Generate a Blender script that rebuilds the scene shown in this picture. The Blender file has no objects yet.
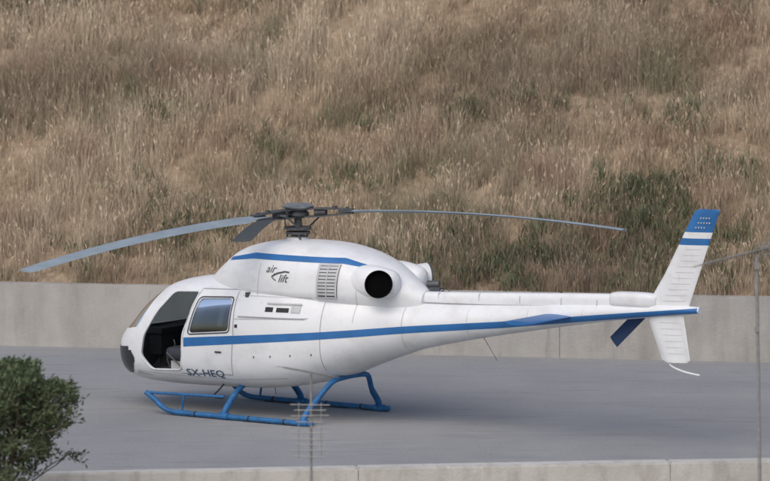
import bpy, bmesh, math, random
import numpy as np
from mathutils import Vector, Matrix, noise as mnoise
random.seed(7); rng=np.random.default_rng(7)
S=bpy.context.scene
S.view_settings.view_transform='Standard'; S.view_settings.look='None'; S.view_settings.exposure=0
# ------------------------------------------------------------ camera
E=math.radians(5.5); DIST=70.0; F=65.3*DIST
FW=Vector((0,math.cos(E),-math.sin(E))); UP=Vector((0,math.sin(E),math.cos(E))); RT=Vector((1,0,0))
CAM=Vector((0,0,3.12))-FW*DIST-RT*((298-385)/65.3)-UP*((240.5-213)/65.3)
cd=bpy.data.cameras.new('camera'); cam=bpy.data.objects.new('camera',cd); S.collection.objects.link(cam)
cam.location=CAM; cam.rotation_euler=(math.pi/2-E,0,0)
cd.lens=F/770*36; cd.sensor_width=36; cd.clip_end=3000
cd.dof.use_dof=True; cd.dof.focus_distance=70; cd.dof.aperture_fstop=1.6
S.camera=cam
def ray(u,v): return (FW+RT*((u-385)/F)+UP*((240.5-v)/F))
def on_y(u,v,y):
    r=ray(u,v); k=(y-CAM.y)/r.y; return CAM+r*k
def on_z(u,v,z=0):
    r=ray(u,v); k=(z-CAM.z)/r.z; return CAM+r*k
# ------------------------------------------------------------ materials
def mat(name,col,rough=.6,metal=0,bump=None,var=None,coat=0,spec=.5):
    m=bpy.data.materials.new(name); m.use_nodes=True; nt=m.node_tree; b=nt.nodes['Principled BSDF']
    b.inputs['Base Color'].default_value=(*col,1); b.inputs['Roughness'].default_value=rough
    b.inputs['Metallic'].default_value=metal; b.inputs['Coat Weight'].default_value=coat
    b.inputs['Specular IOR Level'].default_value=spec
    tc=nt.nodes.new('ShaderNodeTexCoord')
    if var:
        mp=nt.nodes.new('ShaderNodeMapping'); mp.inputs['Scale'].default_value=var[2] if len(var)>2 else (1,1,1)
        nt.links.new(tc.outputs['Object'],mp.inputs[0])
        n=nt.nodes.new('ShaderNodeTexNoise'); n.inputs['Scale'].default_value=var[0]; n.inputs['Detail'].default_value=8; n.inputs['Roughness'].default_value=.65
        nt.links.new(mp.outputs[0],n.inputs['Vector'])
        r=nt.nodes.new('ShaderNodeValToRGB'); r.color_ramp.elements[0].position=.3; r.color_ramp.elements[1].position=.7
        a=var[1]; r.color_ramp.elements[0].color=(*[c*(1-a) for c in col],1); r.color_ramp.elements[1].color=(*[min(1,c*(1+a)) for c in col],1)
        nt.links.new(n.outputs['Fac'],r.inputs[0]); nt.links.new(r.outputs[0],b.inputs['Base Color'])
    if bump:
        n=nt.nodes.new('ShaderNodeTexNoise'); n.inputs['Scale'].default_value=bump[0]; n.inputs['Detail'].default_value=6
        nt.links.new(tc.outputs['Object'],n.inputs['Vector'])
        bp=nt.nodes.new('ShaderNodeBump'); bp.inputs['Strength'].default_value=bump[1]; bp.inputs['Distance'].default_value=.02
        nt.links.new(n.outputs['Fac'],bp.inputs['Height']); nt.links.new(bp.outputs[0],b.inputs['Normal'])
    return m
def layer(m,scale,stretch,col,lo,hi,amt,detail=6):
    nt=m.node_tree; b=nt.nodes['Principled BSDF']; inp=b.inputs['Base Color']
    tc=nt.nodes.new('ShaderNodeTexCoord'); mp=nt.nodes.new('ShaderNodeMapping'); mp.inputs['Scale'].default_value=stretch
    nt.links.new(tc.outputs['Object'],mp.inputs[0])
    n=nt.nodes.new('ShaderNodeTexNoise'); n.inputs['Scale'].default_value=scale; n.inputs['Detail'].default_value=detail; n.inputs['Roughness'].default_value=.6
    nt.links.new(mp.outputs[0],n.inputs['Vector'])
    mr=nt.nodes.new('ShaderNodeMapRange'); mr.inputs[1].default_value=lo; mr.inputs[2].default_value=hi; mr.inputs[3].default_value=0; mr.inputs[4].default_value=amt
    nt.links.new(n.outputs['Fac'],mr.inputs[0])
    mx=nt.nodes.new('ShaderNodeMix'); mx.data_type='RGBA'; mx.blend_type='MIX'
    nt.links.new(mr.outputs[0],mx.inputs['Factor'])
    if inp.is_linked:
        src=inp.links[0].from_socket; nt.links.new(src,mx.inputs['A'])
    else: mx.inputs['A'].default_value=inp.default_value
    mx.inputs['B'].default_value=(*col,1)
    nt.links.new(mx.outputs['Result'],inp)
WHITE=mat('white_paint',(.72,.735,.75),.45,var=(1.3,.05),coat=.10); layer(WHITE,2.5,(1,1,1.5),(.50,.49,.46),.50,.8,.55); layer(WHITE,14,(1,1,.35),(.42,.41,.39),.58,.8,.35)
BLUE=mat('blue_paint',(.022,.135,.36),.45,var=(3,.15),coat=.1)
SKIDB=mat('skid_blue_paint',(.016,.12,.30),.6,var=(9,.35)); layer(SKIDB,12,(1,1,1),(.14,.15,.16),.6,.75,.6)
DKBLUE=mat('dark_blue_paint',(.015,.045,.12),.4,var=(4,.1))
REG=mat('registration_paint',(.07,.10,.17),.6,var=(9,.3))
DARK=mat('dark_rubber',(.02,.02,.022),.7,var=(6,.2))
CHINM=mat('dark_tinted_panel',(.022,.025,.03),.22,var=(5,.2))
BLACK=mat('bore_shade_black',(.004,.004,.004),1,var=(8,.2),spec=.05)  # near-black colour paints in the darkness inside the exhaust holes
GREY=mat('grey_metal',(.28,.29,.30),.45,.6,var=(12,.25))
DGREY=mat('dark_grey_metal',(.085,.09,.095),.55,.3,var=(10,.3))
LGREY=mat('light_grey_paint',(.46,.47,.48),.55,var=(8,.1))
SEAM=mat('seam',(.30,.31,.33),.8,var=(8,.1))
FAINT=mat('faint_seam',(.50,.51,.52),.8,var=(8,.1))
BLADE=mat('blade_paint',(.25,.30,.335),.6,var=(3,.15))
INT=mat('interior_trim',(.075,.078,.08),.85,var=(5,.2))
SEAT=mat('seat_fabric',(.035,.04,.055),.85,var=(12,.3),bump=(60,.3))
GALV=mat('galvanised',(.30,.30,.30),.6,.4,var=(14,.2))
g=bpy.data.materials.new('glass'); g.use_nodes=True; nt=g.node_tree; nt.nodes.clear()
o=nt.nodes.new('ShaderNodeOutputMaterial'); t=nt.nodes.new('ShaderNodeBsdfTransparent'); t.inputs[0].default_value=(.24,.29,.33,1)
gl=nt.nodes.new('ShaderNodeBsdfGlossy'); gl.inputs['Roughness'].default_value=.05; gl.inputs[0].default_value=(.85,.92,1,1)
fr=nt.nodes.new('ShaderNodeFresnel'); fr.inputs[0].default_value=1.55; mx=nt.nodes.new('ShaderNodeMixShader')
nt.links.new(fr.outputs[0],mx.inputs[0]); nt.links.new(t.outputs[0],mx.inputs[1]); nt.links.new(gl.outputs[0],mx.inputs[2]); nt.links.new(mx.outputs[0],o.inputs[0])
GLASS=g
# ------------------------------------------------------------ mesh helpers
def obj(name,verts,faces,m=None,parent=None,smooth=True,ang=35):
    me=bpy.data.meshes.new(name); me.from_pydata([tuple(v) for v in verts],[],[tuple(f) for f in faces]); me.update()
    ms=m if isinstance(m,(list,tuple)) else [m]
    for q in ms:
        if q: me.materials.append(q)
    if smooth:
        for p in me.polygons: p.use_smooth=True
        me.set_sharp_from_angle(angle=math.radians(ang))
    ob=bpy.data.objects.new(name,me); S.collection.objects.link(ob)
    if parent: ob.parent=parent
    return ob
def fixn(ob):
    bm=bmesh.new(); bm.from_mesh(ob.data); bmesh.ops.recalc_face_normals(bm,faces=bm.faces); bm.to_mesh(ob.data); bm.free(); return ob
class B:
    def __init__(s): s.v=[]; s.f=[]
    def add(s,v,f):
        n=len(s.v); s.v+= [tuple(q) for q in v]; s.f+=[tuple(i+n for i in q) for q in f]
    def box(s,c,d,rot=None):
        c=Vector(c); vs=[]
        for x in(-1,1):
            for y in(-1,1):
                for z in(-1,1):
                    p=Vector((x*d[0]/2,y*d[1]/2,z*d[2]/2))
                    if rot: p=rot@p
                    vs.append(c+p)
        s.add(vs,[(0,1,3,2),(4,6,7,5),(0,4,5,1),(2,3,7,6),(0,2,6,4),(1,5,7,3)])
    def tube(s,pts,r,n=10,cap=True,cap0=None):
        pts=[Vector(p) for p in pts]; rs=r if isinstance(r,(list,tuple)) else [r]*len(pts)
        T=[]
        for i in range(len(pts)):
            a=pts[max(0,i-1)]; b=pts[min(len(pts)-1,i+1)]; T.append((b-a).normalized())
        nn=T[0].orthogonal().normalized(); vs=[]
        for i,p in enumerate(pts):
            nn=(nn-T[i]*nn.dot(T[i])).normalized(); bb=T[i].cross(nn)
            for k in range(n):
                a=2*math.pi*k/n; vs.append(p+(nn*math.cos(a)+bb*math.sin(a))*rs[i])
        fs=[(i*n+k,i*n+(k+1)%n,(i+1)*n+(k+1)%n,(i+1)*n+k) for i in range(len(pts)-1) for k in range(n)]
        if cap or cap0: fs.append(tuple(reversed(range(n))))
        if cap: fs.append(tuple((len(pts)-1)*n+k for k in range(n)))
        s.add(vs,fs)
    def obj(s,name,m,parent=None,smooth=True,ang=35): return fixn(obj(name,s.v,s.f,m,parent,smooth,ang))
def smoothpath(P,k=6):
    P=[Vector(p) for p in P]; out=[]
    for i in range(len(P)-1):
        p0=P[max(0,i-1)];p1=P[i];p2=P[i+1];p3=P[min(len(P)-1,i+2)]
        for j in range(k):
            t=j/k; out.append(.5*((2*p1)+(p2-p0)*t+(2*p0-5*p1+4*p2-p3)*t*t+(3*p1-p0-3*p2+p3)*t**3))
    out.append(P[-1]); return out
def crom(R,k):
    R=np.array(R,float); out=[]
    for i in range(len(R)-1):
        p0=R[max(0,i-1)];p1=R[i];p2=R[i+1];p3=R[min(len(R)-1,i+2)]
        for j in range(k):
            t=j/k; out.append(.5*((2*p1)+(p2-p0)*t+(2*p0-5*p1+4*p2-p3)*t*t+(3*p1-p0-3*p2+p3)*t**3))
    out.append(R[-1]); return np.array(out)
def ring(row,n=72,yc=0):
    x,w,zb,zm,zt,nt_,nb=row; vs=[]
    for k in range(n):
        a=2*math.pi*k/n; c,s=math.cos(a),math.sin(a); e=2/(nt_ if s>=0 else nb); h=(zt-zm) if s>=0 else (zm-zb)
        vs.append((x,yc+w*math.copysign(abs(c)**e,c),zm+h*math.copysign(abs(s)**e,s)))
    return vs
def loft(rows,n=72,yc=0):
    v=[];f=[]
    for r in rows: v+=ring(r,n,yc)
    m=len(rows)
    for i in range(m-1):
        for k in range(n): f.append((i*n+k,(i+1)*n+k,(i+1)*n+(k+1)%n,i*n+(k+1)%n))
    f.append(tuple(range(n))); f.append(tuple(reversed(range((m-1)*n,m*n))))
    return v,f
def surf(rows,x,z):
    if x<rows[0,0] or x>rows[-1,0]: return 0
    v=[np.interp(x,rows[:,0],rows[:,i]) for i in range(1,7)]; w,zb,zm,zt,a,b=v
    if z>=zm: t=(z-zm)/(zt-zm); n=a
    else: t=(zm-z)/(zm-zb); n=b
    if t>=1: return 0
    return w*(1-t**n)**(1/n)
# ------------------------------------------------------------ HELICOPTER
heli=bpy.data.objects.new('helicopter',None); S.collection.objects.link(heli); heli.rotation_euler=(0,0,math.radians(-33))
#        x     w    zb    zm    zt   nt  nb
BODY=[(-3.14,.08,.84,.95,1.06,2,2),
(-3.10,.32,.68,.97,1.18,2.1,2.3),
(-2.98,.54,.56,1.0,1.31,2.2,2.6),
(-2.76,.72,.49,1.02,1.53,2.2,2.9),
(-2.5,.83,.455,1.05,1.79,2.3,3.0),
(-2.2,.89,.435,1.1,1.98,2.4,3.1),
(-1.8,.925,.425,1.15,2.09,2.5,3.2),
(-1.2,.935,.42,1.15,2.15,2.6,3.2),
(-.4,.935,.43,1.15,2.17,2.7,3.1),
(.3,.92,.50,1.2,2.15,2.7,2.9),
(.9,.85,.64,1.28,2.10,2.6,2.6),
(1.5,.69,.86,1.37,2.02,2.4,2.3),
(2.0,.48,1.03,1.45,1.90,2.2,2.1),
(2.4,.37,1.15,1.5,1.85,2,2),
(3.5,.27,1.37,1.62,1.87,2,2),
(5.3,.165,1.66,1.80,1.94,2,2),
(6.3,.12,1.78,1.87,1.96,2,2),
(6.95,.06,1.85,1.9,1.95,2,2)]
BR=crom(BODY,7)
COWL=[(-1.5,.10,1.9,2.0,2.14,2.2,2),(-1.38,.34,1.85,2.0,2.2,2.3,2),(-1.15,.52,1.8,2.0,2.38,2.4,2),(-.85,.64,1.75,2.0,2.58,2.5,2),(-.4,.72,1.7,2.0,2.69,2.6,2),(.1,.76,1.7,2.0,2.72,2.6,2),
(.7,.77,1.65,2.0,2.70,2.5,2),(1.1,.73,1.6,2.0,2.64,2.4,2),(1.5,.62,1.55,2.0,2.53,2.3,2),(1.85,.46,1.5,1.97,2.37,2.1,2),(2.1,.32,1.5,1.92,2.2,2,2),(2.35,.18,1.55,1.85,2.02,2,2)]
CR=crom(COWL,6)
def SB(x,z): return surf(BR,x,z)
def SC(x,z): return max(surf(CR,x,z),surf(BR,x,z))
v,f=loft(BR,80)
inner=[]
for r in BR:
    if -2.97<=r[0]<=-.32:
        q=r.copy(); q[1]-=.04; q[2]+=.04; q[4]-=.04; inner.append(q)
v2,f2=loft(inner,80)
nb=len(v); nf=len(f)
v=v+v2; f=f+[tuple(reversed([i+nb for i in q])) for q in f2]
body=obj('fuselage_shell',v,f,[WHITE,INT],None)
for i,p in enumerate(body.data.polygons): p.material_index=0 if i<nf else 1
def prism(poly,y0,y1):
    n=len(poly); vs=[(x,y0,z) for x,z in poly]+[(x,y1,z) for x,z in poly]
    fs=[tuple(range(n)),tuple(reversed(range(n,2*n)))]+[(i,i+n,(i+1)%n+n,(i+1)%n) for i in range(n)]
    return vs,fs
def rnd(poly,r=.05,k=5):
    out=[];n=len(poly)
    for i in range(n):
        a=Vector(poly[i-1]);b=Vector(poly[i]);c=Vector(poly[(i+1)%n])
        d1=(a-b);d2=(c-b);q=min(r,d1.length*.45,d2.length*.45)
        p1=b+d1.normalized()*q;p2=b+d2.normalized()*q
        for j in range(k+1):
            t=j/k; out.append(tuple((1-t)**2*p1+2*t*(1-t)*b+t*t*p2))
    return out
DOOR=rnd([(-1.84,1.91),(-1.33,1.93),(-1.36,1.78),(-1.52,1.27),(-1.57,.72),(-2.16,.70),(-2.36,.92),(-2.30,1.22),(-2.07,1.6)],.07)
RWIN=rnd([(-1.27,1.83),(-.66,1.85),(-.67,1.36),(-1.41,1.30)],.07)
FWIN=rnd([(-1.84,1.88),(-1.40,1.90),(-1.55,1.2),(-2.16,1.2),(-2.02,1.6)],.06)
WSH=rnd([(-2.16,2.3),(-2.18,1.88),(-2.47,1.34),(-2.9,1.27),(-3.6,1.26),(-3.6,2.3)],.05)
CHIN=rnd([(-3.6,1.02),(-2.62,1.00),(-2.50,.84),(-2.64,.60),(-3.6,.52)],.06)
cut=B()
for poly,y0,y1 in [(DOOR,-2,-.3),(RWIN,-2,-.3),(RWIN,.3,2),(FWIN,.3,2),(WSH,-2,-.035),(WSH,.035,2)]:
    cut.add(*prism(poly,y0,y1))
cutter=cut.obj('cutter',None,None,False)
md=body.modifiers.new('b','BOOLEAN'); md.object=cutter; md.operation='DIFFERENCE'; md.solver='EXACT'
dg=bpy.context.evaluated_depsgraph_get(); dg.update()
nm=bpy.data.meshes.new_from_object(body.evaluated_get(dg)); body.modifiers.clear(); body.data=nm
for p in nm.polygons: p.use_smooth=True
nm.set_sharp_from_angle(angle=math.radians(30))
bpy.data.objects.remove(cutter); body.parent=heli
def inpoly(x,z,P):
    c=False;n=len(P)
    for i in range(n):
        x1,z1=P[i];x2,z2=P[(i+1)%n]
        if (z1>z)!=(z2>z) and x<(x2-x1)*(z-z1)/(z2-z1)+x1: c=not c
    return c
def grow(P,d):
    cx=sum(p[0] for p in P)/len(P);cz=sum(p[1] for p in P)/len(P)
    return [(cx+(x-cx)*(1+d/max(.15,abs(x-cx)+.01) if abs(x-cx)>.1 else 1),cz+(z-cz)*(1+d/max(.15,abs(z-cz)+.01) if abs(z-cz)>.1 else 1)) for x,z in P]
def skin(name,P_list,m,off):
    G=crom(BODY,20); G=G[G[:,0]<-.3].copy(); G[:,1]+=off; G[:,2]-=off; G[:,4]+=off; G[:,0]-=max(0,off)
    gv,gf=loft(G,160); gf=gf[:-1] if off>0 else gf[:-2]; keep=[]
    for q in gf:
        x=sum(gv[i][0] for i in q)/len(q);y=sum(gv[i][1] for i in q)/len(q);z=sum(gv[i][2] for i in q)/len(q)
        if any((sg==0 or y*sg>.3) and inpoly(x,z,P) for P,sg in P_list): keep.append(q)
    return obj(name,gv,keep,m,heli)
skin('window_glass',[(grow(RWIN,.03),-1),(grow(RWIN,.03),1),(grow(FWIN,.03),1),(grow(WSH,.03),0)],GLASS,-.018)
def strip(xs,za,zb,fn,off=.004,n=6,sides=(-1,1),bb=None):
    b=bb or B()
    for sd in sides:
        vs=[];fs=[]
        for x in xs:
            a=za(x) if callable(za) else za; c=zb(x) if callable(zb) else zb
            for j in range(n+1):
                z=a+(c-a)*j/n; vs.append((x,sd*(fn(x,z)+off),z))
        for i in range(len(xs)-1):
            for j in range(n):
                q=i*(n+1)+j; fs.append((q,q+n+1,q+n+2,q+1))
        b.add(vs,fs)
    return b
skin('chin_windows',[(CHIN,0)],CHINM,.006)
def seam(pts,fn,w=.012,off=.003,sides=(-1,1),bb=None):
    b=bb or B()
    P=[]
    for i in range(len(pts)-1):
        a=Vector(pts[i]);c=Vector(pts[i+1]);k=max(2,int((c-a).length/.05))
        P+=[a.lerp(c,j/k) for j in range(k)]
    P.append(Vector(pts[-1]))
    for sd in sides:
        vs=[];fs=[]
        for i,p in enumerate(P):
            d=(P[min(i+1,len(P)-1)]-P[max(0,i-1)]).normalized(); nn=Vector((-d.y,d.x))*w/2
            for q in(p+nn,p-nn): vs.append((q.x,sd*(fn(q.x,q.y)+off),q.y))
        for i in range(len(P)-1): fs.append((2*i,2*i+2,2*i+3,2*i+1))
        b.add(vs,fs)
    return b
zc=lambda x:np.interp(x,[-1.6,.92,3.75,5.3,6.95],[1.15,1.345,1.575,1.735,1.90])
th=lambda x:np.interp(x,[-1.6,.92,3.75,6.95],[.070,.056,.050,.038])
strip(np.linspace(-1.50,6.93,150),lambda x:zc(x)-th(x),lambda x:zc(x)+th(x),SB).obj('stripe',BLUE,heli)
strip(np.linspace(-.93,1.62,60),lambda x:np.interp(x,[-1,-.4,1.2,1.62],[2.40,2.46,2.43,2.36]),lambda x:np.interp(x,[-1,-.4,1.2,1.62],[2.44,2.545,2.51,2.39]),SC,.005).obj('cowling_stripe',BLUE,heli)
sm=B()
seam([(-1.57,.72),(-1.52,1.27),(-1.36,1.78),(-1.31,1.97),(-.6,1.98),(-.57,1.3),(-.62,.68),(-1.6,.66)],SB,.013,bb=sm)
seam([(.95,.80),(.97,1.9)],SB,.010,bb=sm)
sm.obj('door_seams',SEAM,heli)
sm=B()
rg=grow(RWIN,.022); seam(rg+[rg[0]],SB,.022,.004,bb=sm)
sm.obj('window_seal',DGREY,heli)
sm=B()
seam([(-.57,1.55),(.75,1.60)],SB,.02,bb=sm); seam([(-.50,1.90),(.75,1.90)],SC,.012,bb=sm)
seam([(-2.5,.66),(-2.2,.64),(-.6,.60),(.3,.66)],SB,.010,bb=sm)
seam([(-.25,1.92),(-.22,2.4)],SC,.012,bb=sm); seam([(1.45,1.55),(1.5,2.42)],SC,.012,bb=sm); seam([(2.15,1.12),(2.15,1.88)],SB,.014,bb=sm)
for x in(3.2,4.2,5.1): seam([(x,float(np.interp(x,BR[:,0],BR[:,2]))+.05),(x,float(np.interp(x,BR[:,0],BR[:,4]))-.03)],SB,.008,bb=sm)
sm.obj('panel_seams',FAINT,heli)
vb=B()
for x0,x1,z0,z1 in [(-.02,.12,1.68,1.75),(.18,.40,1.68,1.745),(-.55,-.50,1.42,1.47)]: strip(np.linspace(x0,x1,4),z0,z1,SC,.006,3,bb=vb)
for x in(-.2,.1,.45,.8): strip([x,x+.018],.98+.07*x,1.01+.07*x,SB,.005,2,bb=vb)
strip(np.linspace(-.9,-.78,3),1.02,1.045,SB,.02,2,bb=vb)
vb.obj('vents',DARK,heli)
vb=B(); strip(np.linspace(.44,.60,4),1.68,1.80,SC,.012,3,bb=vb); strip(np.linspace(.0,.62,8),1.80,1.82,SC,.03,2,bb=vb); vb.obj('access_panel',LGREY,heli)
rl=B(); rl.tube([(x,-(SC(x,1.60)+.012),1.595) for x in np.linspace(-.5,.7,12)],.011,6); rl.obj('door_rail',LGREY,heli)
def text(s,size,x0,z0,fn,m,name,shear=0,sx=1,bold=0,th=0):
    cu=bpy.data.curves.new(name,'FONT'); cu.body=s; cu.size=size; cu.shear=shear; cu.offset=bold; cu.resolution_u=3
    ob=bpy.data.objects.new(name,cu); S.collection.objects.link(ob)
    dg=bpy.context.evaluated_depsgraph_get(); dg.update()
    me=bpy.data.meshes.new_from_object(ob.evaluated_get(dg)); bpy.data.objects.remove(ob)
    bm=bmesh.new(); bm.from_mesh(me); bmesh.ops.triangulate(bm,faces=bm.faces)
    for _ in range(2): bmesh.ops.subdivide_edges(bm,edges=[e for e in bm.edges if e.calc_length()>.03],cuts=1); bmesh.ops.triangulate(bm,faces=bm.faces)
    bm.to_mesh(me); bm.free()
    for q in me.vertices:
        x=x0+q.co.x*sx; z=z0+q.co.y+th*q.co.x; q.co=(x,-(fn(x,z)+.008),z)
    me.materials.clear(); me.materials.append(m); o=bpy.data.objects.new(name,me); S.collection.objects.link(o); o.parent=heli; return o
text('SX-HEQ',.155,-1.49,.635,SB,REG,'registration',sx=1.3,bold=.002)
text('air',.17,-.10,2.27,SC,DGREY,'logo_air',.35); text('lift',.17,.14,2.13,SC,DGREY,'logo_lift',.35)
lg=B(); seam([(.02,2.21),(.12,2.26),(.26,2.29),(.34,2.28)],SC,.025,.006,(-1,),lg); seam([(.1,2.15),(.02,2.2),(.08,2.26)],SC,.016,.006,(-1,),lg); lg.obj('logo_bird',DGREY,heli)
v,f=loft(CR,72); fixn(obj('engine_cowling',v,f,WHITE,heli))
gb=B(); strip(np.linspace(.86,1.19,6),1.93,2.41,SC,.008,12,bb=gb); gb.obj('grille_back',DGREY,heli)
gb=B()
for i in range(9): strip(np.linspace(.88,1.16,5),1.955+i*.050,1.991+i*.050,SC,.018,2,bb=gb)
strip([.85,.885],1.92,2.43,SC,.024,12,bb=gb); strip([1.16,1.19],1.92,2.43,SC,.024,12,bb=gb); strip([1.01,1.03],1.93,2.41,SC,.026,12,bb=gb)
strip(np.linspace(.85,1.19,4),1.905,1.935,SC,.024,2,bb=gb); strip(np.linspace(.85,1.19,4),2.40,2.43,SC,.024,2,bb=gb); strip(np.linspace(.85,1.19,4),2.155,2.175,SC,.027,2,bb=gb)
gb.obj('intake_grille',LGREY,heli)
for sd in(-1,1):
    NR=crom([(.65,.05,2.08,2.11,2.14,2,2),(.9,.18,1.93,2.12,2.31,2,2),(1.25,.25,1.87,2.13,2.40,2,2),(1.6,.26,1.87,2.14,2.41,2.1,2.1),(1.85,.22,1.90,2.14,2.37,2.1,2.1),(2.02,.15,1.96,2.14,2.31,2.1,2.1),(2.08,.06,2.06,2.14,2.22,2.1,2.1)],5)
    v,f=loft(NR,40,yc=sd*.38); fixn(obj('engine_nacelle',v,f,WHITE,heli))
    d=Vector((.60,sd*.80,.03)).normalized(); c=Vector((1.69,sd*.38,2.14))
    b=B(); b.tube([c,c+d*.22,c+d*.37],[.18,.20,.212],36,cap=False); b.obj('exhaust_shroud',WHITE,heli)
    b=B(); b.tube([c+d*.30,c+d*.37,c+d*.405],[.20,.204,.206],36,cap=False); b.obj('exhaust_pipe',DGREY,heli)
    b=B(); b.tube([c+d*.335,c+d*.402],[.190,.200],36,cap=False,cap0=True); b.obj('exhaust_bore',BLACK,heli)  # shallow black cap stands in for the shade of a deep bore
v,f=loft(crom([(2.0,.10,1.6,1.85,2.00,2.6,2),(2.3,.11,1.6,1.86,2.00,2.8,2),(3.5,.10,1.6,1.88,2.03,2.8,2),(5.4,.085,1.7,1.95,2.085,2.8,2),(5.5,.06,1.75,1.96,2.06,2.8,2)],6),32); fixn(obj('drive_shaft_cover',v,f,WHITE,heli))
b=B()
for sd in(-1,1): b.tube([(x,sd*np.interp(x,[2.3,3.5,5.4],[.118,.108,.092]),np.interp(x,[2.3,3.5,5.4],[1.845,1.85,1.905])) for x in np.linspace(2.3,5.4,12)],.007,6)
b.obj('cover_gap',SEAM,heli)
b=B(); b.box((2.42,.12,2.01),(.20,.14,.08)); b.tube([(2.2,.22,2.08),(2.38,.28,2.08)],[.06,.065],16); b.obj('oil_cooler_outlet',DGREY,heli)
v,f=loft(crom([(5.48,.06,1.92,2.02,2.08,2.4,2.4),(5.56,.12,1.90,2.02,2.12,3,3),(5.85,.13,1.89,2.02,2.13,3,3),(6.15,.12,1.88,2.02,2.12,3,3),(6.25,.07,1.92,2.02,2.08,2.4,2.4)],5),32); fixn(obj('tail_gearbox_fairing',v,f,WHITE,heli))
sb=B(); 
for x in(2.6,3.3,4.0,4.7,5.3): sb.tube([(x,-.105,1.9),(x,-.10,1.99),(x,0,2.04+.015*(x-2.6)),(x,.10,1.99),(x,.105,1.9)],.005,5)
sb.obj('cover_straps',FAINT,heli)
def fin(levels,th_,name,m,mats=None,extra=0):
    v=[];n=16
    for z,x0,x1 in levels:
        for k in range(n):
            a=2*math.pi*k/n; cx=(1-math.cos(a))/2; y=math.sin(a)*th_/2*(1.25-.75*cx)+math.copysign(extra,math.sin(a)) if abs(math.sin(a))>1e-6 else 0
            v.append((x0+(x1-x0)*cx,y,z))
    f=[]
    for i in range(len(levels)-1):
        for k in range(n): f.append((i*n+k,i*n+(k+1)%n,(i+1)*n+(k+1)%n,(i+1)*n+k))
    f.append(tuple(range(n)));f.append(tuple(reversed(range((len(levels)-1)*n,len(levels)*n))))
    ob=fixn(obj(name,v,f,m,heli))
    if mats:
        for p in ob.data.polygons: p.material_index=mats(p.center.z)
    return ob
LE=lambda z:np.interp(z,[1.9,1.99,3.34],[6.05,6.15,6.85]); TE=lambda z:np.interp(z,[1.9,3.34],[6.75,7.25])
lv=[(z,LE(z),TE(z)) for z in (1.9,2.4,2.85,2.95,3.04,3.32)]+[(3.36,6.88,7.27),(3.375,6.92,7.25)]
fin(lv,.10,'upper_fin',[WHITE,BLUE],lambda z:1 if (2.85<z<2.95 or z>3.04) else 0)
for i in range(10):
    z=2.02+i*.085; fin([(z,LE(z)+.06,TE(z)-.02),(z+.007,LE(z)+.06,TE(z)-.02)],.10,'fin_rib',FAINT,extra=.002)
fin([(1.12,6.40,6.74),(1.16,6.33,6.79),(1.86,6.05,6.67)],.09,'lower_fin',WHITE)
for i in range(6):
    z=1.25+i*.09; fin([(z,np.interp(z,[1.16,1.86],[6.33,6.05])+.05,np.interp(z,[1.16,1.86],[6.79,6.67])-.02),(z+.007,np.interp(z,[1.16,1.86],[6.33,6.05])+.05,np.interp(z,[1.16,1.86],[6.79,6.67])-.02)],.09,'fin_rib',FAINT,extra=.002)
b=B()
for i in range(3):
    z=3.25-i*.07
    for j in range(4+i%2):
        x=6.98-.04*i+j*.045; b.box((x,-.056,z),(.016,.004,.022)); b.box((x+.012,-.056,z+.008),(.012,.004,.005)); b.box((x,.056,z),(.018,.004,.022))
b.obj('fin_lettering',LGREY,heli,False)
b=B(); b.tube(smoothpath([(6.42,0,1.14),(6.5,0,1.06),(6.7,0,.99),(6.95,0,.95)]),.014,8); b.obj('tail_bumper',WHITE,heli)
v=[];n=16
for y in(-1.27,-1.22,0,1.22,1.27):
    q=.06 if abs(y)>1.25 else 0
    for k in range(n):
        a=2*math.pi*k/n; cx=(1-math.cos(a))/2; v.append((4.42+q+(.50-q*1.5)*cx,y,1.74+math.sin(a)*.035*(1.2-.7*cx)))
f=[(i*n+k,i*n+(k+1)%n,(i+1)*n+(k+1)%n,(i+1)*n+k) for i in range(4) for k in range(n)]+[tuple(range(n)),tuple(range(4*n,5*n))]
fixn(obj('stabiliser',v,f,BLUE,heli))
tr=B(); tr.tube([(5.97,.08,2.0),(5.97,.40,2.0)],.05,12)
tr.tube([(5.97,.30,2.0),(5.97,.38,2.0)],.09,16); tr.obj('tail_rotor_hub',DGREY,heli)
tb=B(); hc=Vector((6.02,.34,1.99))
dr=Vector((-.72,0,-.69)).normalized(); ch=Vector((dr.z,0,-dr.x))
for sg in(-1,1):
    vs=[]
    for r in(.12,.25,.95):
        w=.05 if r<.2 else .10; p=hc+dr*r*sg
        for a,bq in((1,.0),(.3,.014),(-1,0),(.3,-.014)): vs.append(p+ch*w*a+Vector((0,bq+a*.02,0)))
    tb.add(vs,[(i*4+k,i*4+(k+1)%4,i*4+4+(k+1)%4,i*4+4+k) for i in range(2) for k in range(4)]+[(0,1,2,3),(8,9,10,11)])
tb.obj('tail_rotor_blades',DKBLUE,heli)
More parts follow.
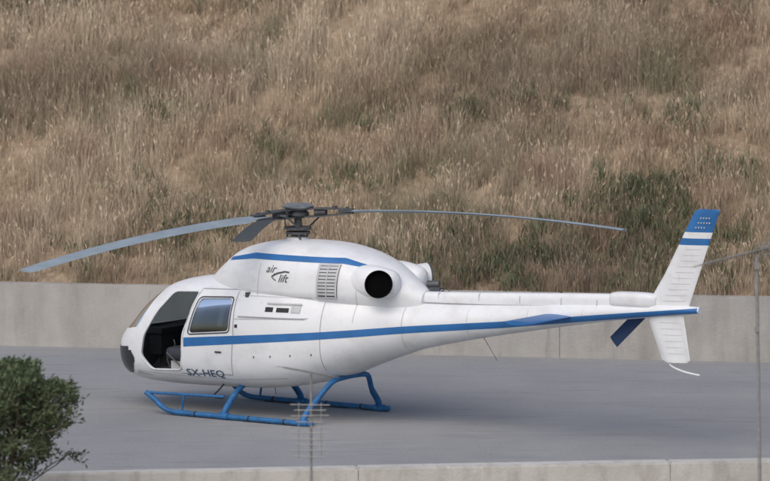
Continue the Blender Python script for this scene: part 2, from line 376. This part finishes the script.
# interior
b=B(); b.box((-1.5,0,.62),(2.0,1.5,.05)); b.obj('cabin_floor',GREY,heli,False)
b=B(); b.box((-.42,0,1.3),(.06,1.55,1.3)); b.obj('rear_bulkhead',INT,heli,False)
def seat(b,x,y,w):
    v,f=loft(crom([(x-.27,w*.40,.86,.93,1.0,4,4),(x-.2,w*.5,.82,.93,1.03,4,4),(x+.2,w*.5,.82,.93,1.01,4,4),(x+.26,w*.44,.86,.93,1.0,4,4)],3),24,y); b.add(v,f)
    rot=Matrix.Rotation(math.radians(12),3,'Y')
    v,f=loft(crom([(-.09,w*.38,.02,.3,.62,4,4),(-.05,w*.48,0,.3,.68,4,4),(.05,w*.48,0,.3,.68,4,4),(.08,w*.4,.02,.3,.64,4,4)],3),24,0)
    b.add([rot@Vector(q)+Vector((x+.24,y,.98)) for q in v],f)
b=B()
for y in(-.42,.38): seat(b,-1.78,y,.48)
for y in(-.55,0,.55): seat(b,-.80,y,.5)
b.obj('seats',SEAT,heli)
b=B()
for y in(-.42,.38): b.box((-1.78,y,.73),(.4,.34,.17))
b.obj('seat_bases',LGREY,heli,False)
b=B(); b.box((-2.55,.1,1.02),(.22,.62,.34)); b.box((-2.55,.1,1.22),(.30,.70,.08)); b.box((-2.3,0,.80),(.5,.2,.22)); b.obj('instrument_panel',DARK,heli,False)
b=B(); b.tube(smoothpath([(-2.15,-.38,.68),(-2.2,-.38,.85),(-2.06,-.38,1.02),(-2.08,-.38,1.12)]),.012,8); b.tube([(-1.7,-.68,.72),(-2.0,-.68,.95)],.012,8)
b.obj('flight_controls',DGREY,heli)
b=B()
dp=[(x,-(SB(x,z)+.006),z) for x,z in DOOR]; b.tube(dp+[dp[0]],.012,6); b.obj('door_frame',WHITE,heli)
b=B(); b.tube([(3.35,-.05,1.36),(3.62,-.10,1.02)],.005,6); b.tube([(-1.9,0,2.06),(-1.86,0,2.28)],.005,6); b.tube([(2.7,0,2.0),(2.85,0,2.14)],.006,6)
b.tube([(-.3,-.2,.46),(-.28,-.2,.33)],.006,6)
b.obj('whip_antennas',DGREY,heli)
# airframe sits slightly nose-down on its skids
for o in heli.children:
    for q in o.data.vertices:
        x=q.co.x; q.co.z+=.021*x
        if x>2: q.co.x=x+(x-2)*.018
# landing gear
ub=B()
for sd in(-1,1):
    Y=sd*1.06
    ub.tube(smoothpath([(-2.12,Y,.32),(-1.98,Y,.24),(-1.82,Y,.12),(-1.66,Y,.06),(-1.4,Y,.048),(-.6,Y,.048),(.3,Y,.048),(.88,Y,.048),(.98,Y,.07)],4),.041,12)
    ub.tube([(-2.10,Y,.32),(-1.3,Y-sd*.02,.335),(-.70,Y-sd*.08,.34)],.022,8)
    for x,xt in((-.66,-.60),(.80,.98)):
        top=.54 if x<0 else .66
        ub.tube(smoothpath([(x,Y,.05),(x+.01,Y-sd*.06,.17),(x+.3*(xt-x),Y-sd*.30,.38),(xt-.03,Y-sd*.55,top-.04),(xt,sd*.3,top+.01)],5),[.05]*10+[.042]*11,12)
        ub.tube([(x-.09,Y,.05),(x+.09,Y,.05)],.056,12)
    ub.tube([(-1.45,Y,.05),(-1.40,Y,.33)],.018,8)
for x,t_ in((-.60,.55),(.98,.67)): ub.tube([(x,-.32,t_),(x,0,t_+.01),(x,.32,t_)],.042,12)
ub.obj('landing_skids',SKIDB,heli)
b=B()
for sd in(-1,1):
    for x0,x1 in((-1.35,-.78),(-.3,.2),(.5,.95)): b.box(((x0+x1)/2,sd*1.06,.010),(x1-x0,.05,.016))
    for x in(-1.2,-.2,.45): b.tube([(x,sd*1.06,.048),(x+.03,sd*1.06,.048)],.044,12)
    b.tube(smoothpath([(-.9,sd*.62,.55),(-.98,sd*.72,.40),(-1.02,sd*.80,.33),(-.95,sd*.86,.30),(-.8,sd*.86,.30)]),.013,6)
b.obj('skid_wear_plates',DARK,heli)
# mast / hub
b=B(); b.tube([(0,0,2.66),(0,0,2.75),(0,0,2.78)],[.22,.17,.10],24); b.obj('mast_fairing',LGREY,heli)
b=B(); b.tube([(0,0,2.75),(0,0,3.24)],.062,16); b.tube([(0,0,2.80),(0,0,2.84)],.19,20); b.tube([(0,0,2.87),(0,0,2.91)],.21,20); b.tube([(0,0,3.05),(0,0,3.09),(0,0,3.13),(0,0,3.17)],[.12,.17,.17,.12],20)
ANG=[13.6,-106.4,133.6]; TILT=[-.40,.04,.42]; HZ=3.12; R=5.20
def bz(r,t): return HZ-t*(r/R)-.50*(r/R)**2
for a,t in zip(ANG,TILT):
    a=math.radians(a); d=Vector((math.cos(a),math.sin(a),0)); s=Vector((-d.y,d.x,0))
    pt=lambda r,off=0,dz=0: d*r+s*off+Vector((0,0,bz(r,t)+dz))
    b.tube([s*.17+d*.1+Vector((0,0,2.88)),pt(.36,.16,-.02)],.014,6)
    b.tube([Vector((math.cos(a+.9)*.18,math.sin(a+.9)*.18,2.83)),Vector((math.cos(a+1.2)*.18,math.sin(a+1.2)*.18,2.66))],.016,6)
    b.tube([pt(.36,.16,-.02),pt(.45,0,0)],.02,6)
    for dz in(.06,-.06):
        vs=[]
        for r,w in((.12,.08),(.40,.095),(.90,.055)):
            for o in(-w,w):
                for q in(-.011,.011): vs.append(pt(r,o,dz*(1.0 if r<.6 else .5)+q))
        b.add(vs,[(i*4,i*4+2,i*4+6,i*4+4) for i in range(2)]+[(i*4+1,i*4+5,i*4+7,i*4+3) for i in range(2)]+[(i*4,i*4+4,i*4+5,i*4+1) for i in range(2)]+[(i*4+2,i*4+3,i*4+7,i*4+6) for i in range(2)]+[(0,1,3,2),(8,10,11,9)])
    b.tube([pt(.28),pt(.46)],.065,12)
    b.tube([pt(.60,0,.05),pt(.60,0,.09)],.04,8); b.tube([pt(.80,0,.03),pt(.80,0,.07)],.03,8)
b.obj('rotor_head',DGREY,heli)
b=B(); b.tube([(0,0,3.17),(0,0,3.21),(0,0,3.235)],[.16,.24,.25],20); b.tube([(0,0,3.235),(0,0,3.265)],[.25,.19],20); b.obj('hub_cap',GREY,heli)
n=14
for a,t in zip(ANG,TILT):
    aa=math.radians(a); d=Vector((math.cos(aa),math.sin(aa),0)); s=Vector((-d.y,d.x,0)); vs=[]
    rs=[.66,.85,1.0,1.15]+list(np.linspace(1.4,5.13,22))+[5.18,5.20]
    for r in rs:
        c=np.interp(r,[.66,.85,1.15,5.15,5.2],[.10,.14,.35,.35,.30]); hh=np.interp(r,[.62,1.1,5.35],[.05,.042,.036]); tw=math.radians(np.interp(r,[0,5.35],[9,0])+2)
        for k in range(n):
            q=2*math.pi*k/n; u=(1-math.cos(q))/2; w=math.sin(q)*hh*(1.2-.8*u)*.5
            yy=(.30-u)*c
            vs.append(d*r - s*(yy*math.cos(tw))+ Vector((0,0,bz(r,t)+w+yy*math.sin(tw))))
    f=[(i*n+k,i*n+(k+1)%n,(i+1)*n+(k+1)%n,(i+1)*n+k) for i in range(len(rs)-1) for k in range(n)]+[tuple(range(n)),tuple(range((len(rs)-1)*n,len(rs)*n))]
    fixn(obj('rotor_blade',vs,f,BLADE,heli))

# ------------------------------------------------------------ GROUND
GRD=mat('dry_earth',(.20,.15,.10),.95,var=(.4,.3),bump=(6,.5))
obj('ground',[(-900,-900,-.008),(900,-900,-.008),(900,900,-.008),(-900,900,-.008)],[(0,1,2,3)],GRD,None,False)
ASP=mat('asphalt',(.285,.289,.294),.92,var=(.35,.10,(1,.5,1)),bump=(70,.5),spec=.2)
layer(ASP,22,(1,1,1),(.40,.40,.40),.52,.75,.6,4)
layer(ASP,26,(1.3,1,1),(.16,.165,.17),.56,.78,.6,4)
layer(ASP,.9,(.5,1.3,1),(.205,.212,.222),.53,.75,.55,8)
layer(ASP,.16,(1,2,1),(.36,.355,.35),.50,.7,.5,4)
layer(ASP,2.2,(.25,2.2,1),(.17,.175,.185),.56,.76,.55,5)
WL=on_z(0,345.5); WR=on_z(770,362.5); wd=(WR-WL); wd.z=0; wd.normalize(); wn=Vector((-wd.y,wd.x,0))
PL=on_z(40,471,.6); PR=on_z(770,457.5,.6); pd=(PR-PL); pd.z=0; pd.normalize(); pn=Vector((-pd.y,pd.x,0)); PL.z=0
a=[WL-wd*60,WL+wd*75,PL+pd*75-pn*.1,PL-pd*60-pn*.1]
obj('asphalt_apron',[(p.x,p.y,-.002) for p in a],[(3,2,1,0)],ASP,None,False)
CON=mat('concrete',(.38,.365,.34),.9,var=(1.2,.12),bump=(25,.4),spec=.2)
layer(CON,1.6,(1,1,.22),(.22,.205,.185),.47,.72,.7,8); layer(CON,.35,(1,1,1),(.48,.46,.43),.5,.7,.5,4); layer(CON,6,(1,1,.12),(.17,.16,.145),.58,.8,.6,5); layer(CON,12,(1,1,1),(.48,.46,.43),.6,.8,.4,5)
CON2=mat('pale_concrete',(.52,.505,.475),.9,var=(1.5,.1),bump=(25,.4),spec=.2); layer(CON2,5,(1,1,.3),(.26,.24,.21),.50,.78,.7,8); layer(CON2,1.2,(1,1,1),(.35,.34,.31),.5,.75,.5,6)
def wall(name,P,d,n,s0,s1,L,h,t,m,gap=.018):
    bb=bmesh.new(); s=s0
    while s<s1-.1:
        e=min(s+L,s1)-gap; q=[P+d*s,P+d*e,P+d*e+n*t,P+d*s+n*t]
        lo=[bb.verts.new((p.x,p.y,-.05)) for p in q]; hi=[bb.verts.new((p.x,p.y,h+random.uniform(-.006,.006))) for p in q]
        bb.faces.new(lo[::-1]); bb.faces.new(hi)
        for i in range(4): bb.faces.new((lo[i],lo[(i+1)%4],hi[(i+1)%4],hi[i]))
        s+=L
    bmesh.ops.recalc_face_normals(bb,faces=bb.faces)
    bmesh.ops.bevel(bb,geom=[e for e in bb.edges if abs(e.verts[0].co.z)>.2 and abs(e.verts[1].co.z)>.2],offset=.02,segments=2,affect='EDGES')
    me=bpy.data.meshes.new(name); bb.to_mesh(me); bb.free(); me.materials.append(m)
    o=bpy.data.objects.new(name,me); S.collection.objects.link(o); return o
HW=1.09
wall('retaining_wall',WL,wd,wn,-56.2,70,6.0,HW,.28,CON,.008)
wall('parapet_wall',PL,pd,-pn,0,60,4.2,.60,.30,CON2,.008)
# ------------------------------------------------------------ HILL
def hz(s,t):
    b=HW-.12+.60*max(0,t-.3)
    if t>34: b=HW+20.1+ .60*20*(1-math.exp(-(t-34)/20))
    p=Vector((s*.25,t*.25,0)); k=min(1,t/2.0)
    return b+k*(.35*mnoise.noise(p)+.12*mnoise.noise(p*3.1)+.9*mnoise.noise(p*.25)*min(1,t/12))
def hp(s,t): q=WL+wd*s+wn*t; return Vector((q.x,q.y,hz(s,t)))
ss=list(np.linspace(-110,-12,40))+list(np.linspace(-10,26,110))+list(np.linspace(28,130,40)); ts=[.27]+list(np.linspace(.6,16,60))+list(np.linspace(17,90,40))
v=[hp(s,t) for s in ss for t in ts]; nT=len(ts)
HILL=mat('hill_earth',(.28,.21,.145),.95,var=(.8,.35),bump=(8,.8),spec=.1)
layer(HILL,9,(1,1,.3),(.43,.35,.245),.45,.7,.7)
obj('hill',v,[(i*nT+j,(i+1)*nT+j,(i+1)*nT+j+1,i*nT+j+1) for i in range(len(ss)-1) for j in range(nT-1)],HILL,None,True,180)
def colmat(name,rough=.9,trans=0):
    m=bpy.data.materials.new(name); m.use_nodes=True; nt=m.node_tree; b=nt.nodes['Principled BSDF']; b.inputs['Roughness'].default_value=rough; b.inputs['Specular IOR Level'].default_value=.1
    at=nt.nodes.new('ShaderNodeAttribute'); at.attribute_name='Col'; nt.links.new(at.outputs['Color'],b.inputs['Base Color'])
    if trans:
        tr=nt.nodes.new('ShaderNodeBsdfTranslucent'); nt.links.new(at.outputs['Color'],tr.inputs[0]); mx=nt.nodes.new('ShaderNodeMixShader'); mx.inputs[0].default_value=trans
        nt.links.new(b.outputs[0],mx.inputs[1]); nt.links.new(tr.outputs[0],mx.inputs[2]); nt.links.new(mx.outputs[0],nt.nodes['Material Output'].inputs[0])
    return m
GM=colmat('grass_blades'); LM=colmat('leaves',.8,.2)
def fastmesh(name,co,quads,tris,col,m):
    nq,ntr=len(quads),len(tris); me=bpy.data.meshes.new(name); me.vertices.add(len(co)); me.vertices.foreach_set('co',co.astype(np.float32).ravel())
    me.loops.add(nq*4+ntr*3); me.loops.foreach_set('vertex_index',np.concatenate([quads.ravel(),tris.ravel()]).astype(np.int32))
    me.polygons.add(nq+ntr); st=np.concatenate([np.arange(nq)*4,nq*4+np.arange(ntr)*3]).astype(np.int32); me.polygons.foreach_set('loop_start',st)
    me.update(calc_edges=True)
    a=me.attributes.new('Col','FLOAT_COLOR','POINT'); a.data.foreach_set('color',np.concatenate([np.clip(col,0,.9),np.ones((len(col),1))],1).astype(np.float32).ravel())
    me.materials.append(m); o=bpy.data.objects.new(name,me); S.collection.objects.link(o); return o
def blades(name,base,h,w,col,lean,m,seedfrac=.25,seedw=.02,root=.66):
    N=len(base); az=rng.uniform(0,2*np.pi,N); side=np.stack([np.cos(az),np.sin(az),np.zeros(N)],1)*w[:,None]*.5
    la=rng.uniform(0,2*np.pi,N); ld=np.stack([np.cos(la),np.sin(la),np.zeros(N)],1)*(lean*h)[:,None]
    up=np.zeros((N,3)); up[:,2]=h
    mid=base+up*.55+ld*.3; tip=base+up*np.sqrt(np.clip(1-lean**2*.6,.1,1))[:,None]+ld
    co=np.stack([base-side,base+side,mid-side*.8,mid+side*.8,tip],1)
    i=np.arange(N)[:,None]*5; q=i+np.array([[0,1,3,2]]); t=i+np.array([[2,3,4]])
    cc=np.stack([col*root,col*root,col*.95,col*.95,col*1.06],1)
    co=co.reshape(-1,3); cc=cc.reshape(-1,3)
    sel=np.where(rng.random(N)<seedfrac)[0]; M=len(sel)
    if M:
        d=(tip-mid)[sel]; d/=np.linalg.norm(d,axis=1)[:,None]; L=rng.uniform(.03,.13,M)[:,None]; sw=side[sel]/np.linalg.norm(side[sel],axis=1)[:,None]*(seedw*rng.uniform(.4,1.3,M))[:,None]*.5
        T=tip[sel]; s4=np.stack([T-d*L,T-sw-d*L*.4,T+d*L*.3,T+sw-d*L*.4],1).reshape(-1,3); k=len(co)+np.arange(M)[:,None]*4
        q=np.concatenate([q,k+np.array([[0,1,2,3]])]); co=np.concatenate([co,s4]); cc=np.concatenate([cc,np.repeat(np.clip(col[sel]*1.14,0,.8),4,axis=0)])
    return fastmesh(name,co,q,t,cc,m)
PALE=np.array([.67,.56,.42]); MIDC=np.array([.48,.37,.26]); LOWC=np.array([.32,.235,.17]); RED=np.array([.37,.24,.175])
def fbm(p): return mnoise.noise(p)+.5*mnoise.noise(p*2.1)+.25*mnoise.noise(p*4.3)
cb=[];ch_=[];cw=[];cc=[];cl=[]
NC=15000
for i in range(NC):
    if i<13000: s=random.uniform(-2.5,17); t=.32+11.5*random.random()
    else: s=random.uniform(-28,42); t=.32+24*random.random()
    P=hp(s,t); n1=fbm(Vector((s*.30,t*.42,3))); n2=fbm(Vector((s*.75,t*.9,9))); n3=fbm(Vector((s*.15,t*.3,20))); n4=fbm(Vector((s*.5,t*.8,41)))
    k=max(8,int(23+13*n2))
    if n2<-.4 and random.random()<.65: continue
    hh=.34+.22*n1+.14*random.random()+.10*n2; hh=max(.14,hh)
    if random.random()<.06: hh*=1.5
    if t<.8: hh*=.75
    base=np.array(P)+np.concatenate([rng.normal(0,.05+.07*random.random(),(k,2)),np.zeros((k,1))],1); base[:,2]=base[:,2]-.04
    mixw=np.clip(.5+.9*n1+.35*n2+rng.normal(0,.16,k),0,1)[:,None]
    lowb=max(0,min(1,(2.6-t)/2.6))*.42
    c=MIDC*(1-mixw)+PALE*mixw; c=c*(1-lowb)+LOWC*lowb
    if n3<-.10: c=c*(1-.40*min(1,(-.10-n3)*3))
    rr=min(.7,max(0,n2-.15)); c=c*(1-rr)+RED*rr
    if n4>.22:
        gg=min(.6,(n4-.22)*1.9); c=c*(1-gg)+np.array([.20,.205,.12])*gg
    c=c*rng.uniform(.80,1.16,(k,1))*random.uniform(.88,1.10)
    r_=random.random()
    if r_<.05: c=c*.5+np.array([.13,.15,.07])*.5
    elif r_<.10: c=c*.62
    ln=random.uniform(.25,.75)
    cb.append(base);ch_.append(hh*rng.uniform(.45,1.35,k));cw.append(rng.uniform(.004,.011,k));cc.append(c);cl.append(rng.uniform(.03,ln,k))
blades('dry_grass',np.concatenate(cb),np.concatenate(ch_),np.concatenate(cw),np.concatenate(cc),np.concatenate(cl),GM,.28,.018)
def hit(u,v):
    r=ray(u,v).normalized(); k=60
    while k<160:
        p=CAM+r*k; q=p-WL; s=q.dot(wd); t=q.dot(wn)
        if t>.27 and p.z<hz(s,t): return s,t
        k+=.05
    return 0,1
cb=[];ch_=[];cw=[];cc=[];cl=[]
for u,v,sp,nn,dk in [(640,213,.42,42,1),(655,198,.3,26,1.1),(622,240,.4,24,1.1),(600,265,.6,26,1.1),(520,258,.7,28,1),(455,240,.4,24,1.1),(400,264,.5,22,1.1),(700,268,.6,24,1.1),(185,245,.45,28,1.1),(205,235,.4,16,1.3),(14,2,.9,110,.8),(60,-4,.7,60,.9),(540,110,.25,12,1.4),(470,120,.2,9,1.4),(740,255,.6,24,1.1),(160,120,.2,9,1.4),(530,278,.7,22,1.1),(420,268,.5,18,1.1),(690,130,.35,16,1.3),(270,150,.3,9,1.4),(95,270,.5,14,1.2),(670,270,.7,24,1.1),(575,225,.4,14,1.3),(380,130,.25,9,1.4),(150,200,.3,9,1.4),(720,180,.4,16,1.3),(480,275,.5,20,1.1),(665,235,.5,22,1.2),(515,105,.2,8,1.4),(350,190,.3,10,1.4),(600,190,.3,10,1.3)]:
    s0,t0=hit(u,v)
    for j in range(nn):
        s=s0+random.gauss(0,sp); t=max(.35,t0+random.gauss(0,sp*.6)); P=hp(s,t); k=22
        base=np.array(P)+np.concatenate([rng.normal(0,.10,(k,2)),rng.uniform(0,.24,(k,1))],1)
        c=np.array([.110,.138,.080])*dk*rng.uniform(.5,1.5,(k,1))+np.array([.09,.065,.04])*rng.random((k,1))
        cb.append(base);ch_.append(rng.uniform(.08,.30,k));cw.append(rng.uniform(.010,.024,k));cc.append(c);cl.append(rng.uniform(.3,.9,k))
blades('green_weeds',np.concatenate(cb),np.concatenate(ch_),np.concatenate(cw),np.concatenate(cc),np.concatenate(cl),LM,0)
cb=[];ch_=[];cw=[];cc=[];cl=[]
for j in range(170):
    P=PL+pd*random.uniform(-3.2,-.05)-pn*random.uniform(-.35,1.6); k=30
    base=np.array((P.x,P.y,0))+np.concatenate([rng.normal(0,.09,(k,2)),rng.uniform(0,.05,(k,1))],1)
    c=np.array([.25,.17,.12])*rng.uniform(.5,1.4,(k,1)) if random.random()<.7 else np.array([.13,.13,.08])*rng.uniform(.6,1.4,(k,1))
    cb.append(base);ch_.append(rng.uniform(.15,.5,k));cw.append(rng.uniform(.008,.02,k));cc.append(c);cl.append(rng.uniform(.2,.8,k))
blades('dry_scrub',np.concatenate(cb),np.concatenate(ch_),np.concatenate(cw),np.concatenate(cc),np.concatenate(cl),GM,.2)
# ------------------------------------------------------------ BUSH
random.seed(21)
BY=-12.5; bc=on_y(-2,412,BY); bush=bpy.data.objects.new('olive_bush',None); S.collection.objects.link(bush)
tb=B(); lp=[];ldir=[]
root=Vector((bc.x,BY,-.02)); CZ=on_y(0,418,BY).z; RX=.93; RZ=on_y(0,357,BY).z-CZ
BARK=mat('bark',(.12,.095,.07),.9,var=(10,.3),bump=(30,.5))
def inside(q):
    th_=math.atan2(q.z-CZ,q.x-root.x); k=1+.10*math.sin(3*th_+1)+.09*math.sin(7*th_)+.05*math.sin(13*th_+2)
    return ((q.x-root.x)/RX)**2+((q.y-BY)/1.0)**2+((q.z-CZ)/RZ)**2<k*k
def grow_b(p,d,L,r,lev):
    pts=[p]; q=p; dd=d.copy(); n=4
    for i in range(n):
        dd=(dd+Vector((random.gauss(0,.16),random.gauss(0,.16),random.gauss(.03,.12)))).normalized(); q=q+dd*L/n
        if lev>0 and q.z>CZ-RZ*.7 and not inside(q): break
        pts.append(q)
        if lev>=2:
            for _ in range(2 if lev==2 else 6): lp.append(q+Vector((random.gauss(0,.03),random.gauss(0,.03),random.gauss(0,.03)))); ldir.append((dd+Vector((random.gauss(0,.6),random.gauss(0,.6),random.gauss(.15,.5)))).normalized())
    if len(pts)<2: return
    tb.tube(pts,[r*(1-.6*i/n) for i in range(len(pts))],6)
    if lev<4:
        for k in range([7,5,4,3][lev]):
            i=random.randint(1,len(pts)-1); ax=Vector((random.gauss(0,1),random.gauss(0,1),random.gauss(.25,.7))).normalized()
            grow_b(pts[i],(dd*.8+ax*.85).normalized(),L*random.uniform(.50,.72),r*.5,lev+1)
base_h=max(1.1,CZ+RZ*.35)
for k in range(5):
    grow_b(root+Vector((random.uniform(-.1,.1),random.uniform(-.1,.1),0)),Vector(((k-2)*.20,random.uniform(-.25,.25),1.2)).normalized(),base_h*(1.0-.08*abs(k-1.5)),.035,0)
tb.obj('branches',BARK,bush)
lp=np.array([tuple(x) for x in lp]); ldr=np.array([tuple(x) for x in ldir]); N=len(lp)
sd=np.cross(ldr,rng.normal(0,1,(N,3))); sd/=np.linalg.norm(sd,axis=1)[:,None]
L=rng.uniform(.045,.09,N)[:,None]; W=L*.17
co=np.stack([lp,lp+ldr*L*.5+sd*W,lp+ldr*L,lp+ldr*L*.5-sd*W],1).reshape(-1,3)
cx=np.array([[.090,.125,.065]])*rng.uniform(.5,1.7,(N,1))+np.array([[.03,.025,.02]])*rng.random((N,1))
o=fastmesh('leaves',co,np.arange(N*4).reshape(-1,4),np.zeros((0,3),int),np.repeat(cx,4,axis=0),LM); o.parent=bush
# ------------------------------------------------------------ TV ANTENNAS
def emp(n): e=bpy.data.objects.new(n,None); S.collection.objects.link(e); return e
A=emp('tv_antenna'); y=-13.0
top=on_y(311,372,y); b=B(); b.tube([(top.x,y,-.01),(top.x,y,top.z)],.016,8); b.obj('mast',GALV,A)
b=B()
for i,vv in enumerate(np.linspace(404,456,10)):
    p=on_y(310,vv,y); w=(.25,.20,.24,.17,.25,.22,.25,.19,.24,.21)[i]; b.tube([(p.x-w,y-.05,p.z),(p.x+w,y-.05,p.z+.008*(i%3-1))],.007,5)
p0=on_y(310,402,y);p1=on_y(310,458,y)
for dx in(-.14,.14): b.tube([(p0.x+dx,y-.05,p0.z),(p1.x+dx,y-.05,p1.z)],.006,5)
b.obj('panel_reflector',GALV,A)
b=B(); p=on_y(311,374,y); e0=Vector((p.x-.34,y-.3,p.z+.12)); e1=Vector((p.x+.26,y+.25,p.z-.06)); b.tube([e0,e1],.010,6)
for k in range(9):
    q=e0.lerp(e1,k/8); b.tube([q+Vector((-.09,.10,0)),q+Vector((.09,-.10,0))],.0045,5)
b.obj('yagi',GALV,A)
A2=emp('tv_antenna.001'); y=-14.0
top=on_y(756.5,256,y); bot=on_y(760,481,y); xb=bot.x+.02; b=B(); b.tube([(xb,y,-.01),(top.x,y,top.z)],.022,8); b.box((top.x,y-.02,top.z-.12),(.06,.06,.08)); b.box((top.x+.01,y-.02,top.z-.9),(.05,.05,.06)); b.obj('mast',GALV,A2)
b=B(); a0=on_y(704,264,y-.5); a1=on_y(800,240,y+.5); b.tube([a0,a1],.014,6)
dv=(a1-a0).normalized(); cr=Vector((-.80,.5,-.30)).normalized()
for k in range(20):
    q=a0.lerp(a1,k/19); w=.15+.004*k; b.tube([q-cr*w,q+cr*w],.0075,5)
for sg in(-1,1):
    q0=a0.lerp(a1,.62); b.tube([q0,q0+dv*.35+Vector((0,0,sg*.16))],.008,5)
    for k in range(4):
        q=q0+(dv*.35+Vector((0,0,sg*.16)))*(k+1)/4; b.tube([q-cr*.2,q+cr*.2],.007,5)
b.obj('yagi',GALV,A2)
# ------------------------------------------------------------ LIGHT
W=bpy.data.worlds.new('World'); S.world=W; W.use_nodes=True; nt=W.node_tree; bg=nt.nodes['Background']
sk=nt.nodes.new('ShaderNodeTexSky'); sk.sky_type='NISHITA'; sk.sun_disc=False
AZ=math.radians(205); EL=math.radians(48)
sk.sun_elevation=EL; sk.sun_rotation=AZ; sk.dust_density=3.0; sk.ozone_density=.6
nt.links.new(sk.outputs[0],bg.inputs['Color']); bg.inputs['Strength'].default_value=.15
sl=bpy.data.lights.new('sun','SUN'); sl.energy=1.1; sl.angle=math.radians(55); sl.color=(1,.96,.91)
so=bpy.data.objects.new('sun',sl); S.collection.objects.link(so)
dirv=Vector((math.sin(AZ)*math.cos(EL),math.cos(AZ)*math.cos(EL),math.sin(EL)))
so.rotation_euler=(-dirv).to_track_quat('-Z','Y').to_euler(); so.location=(0,-20,40)
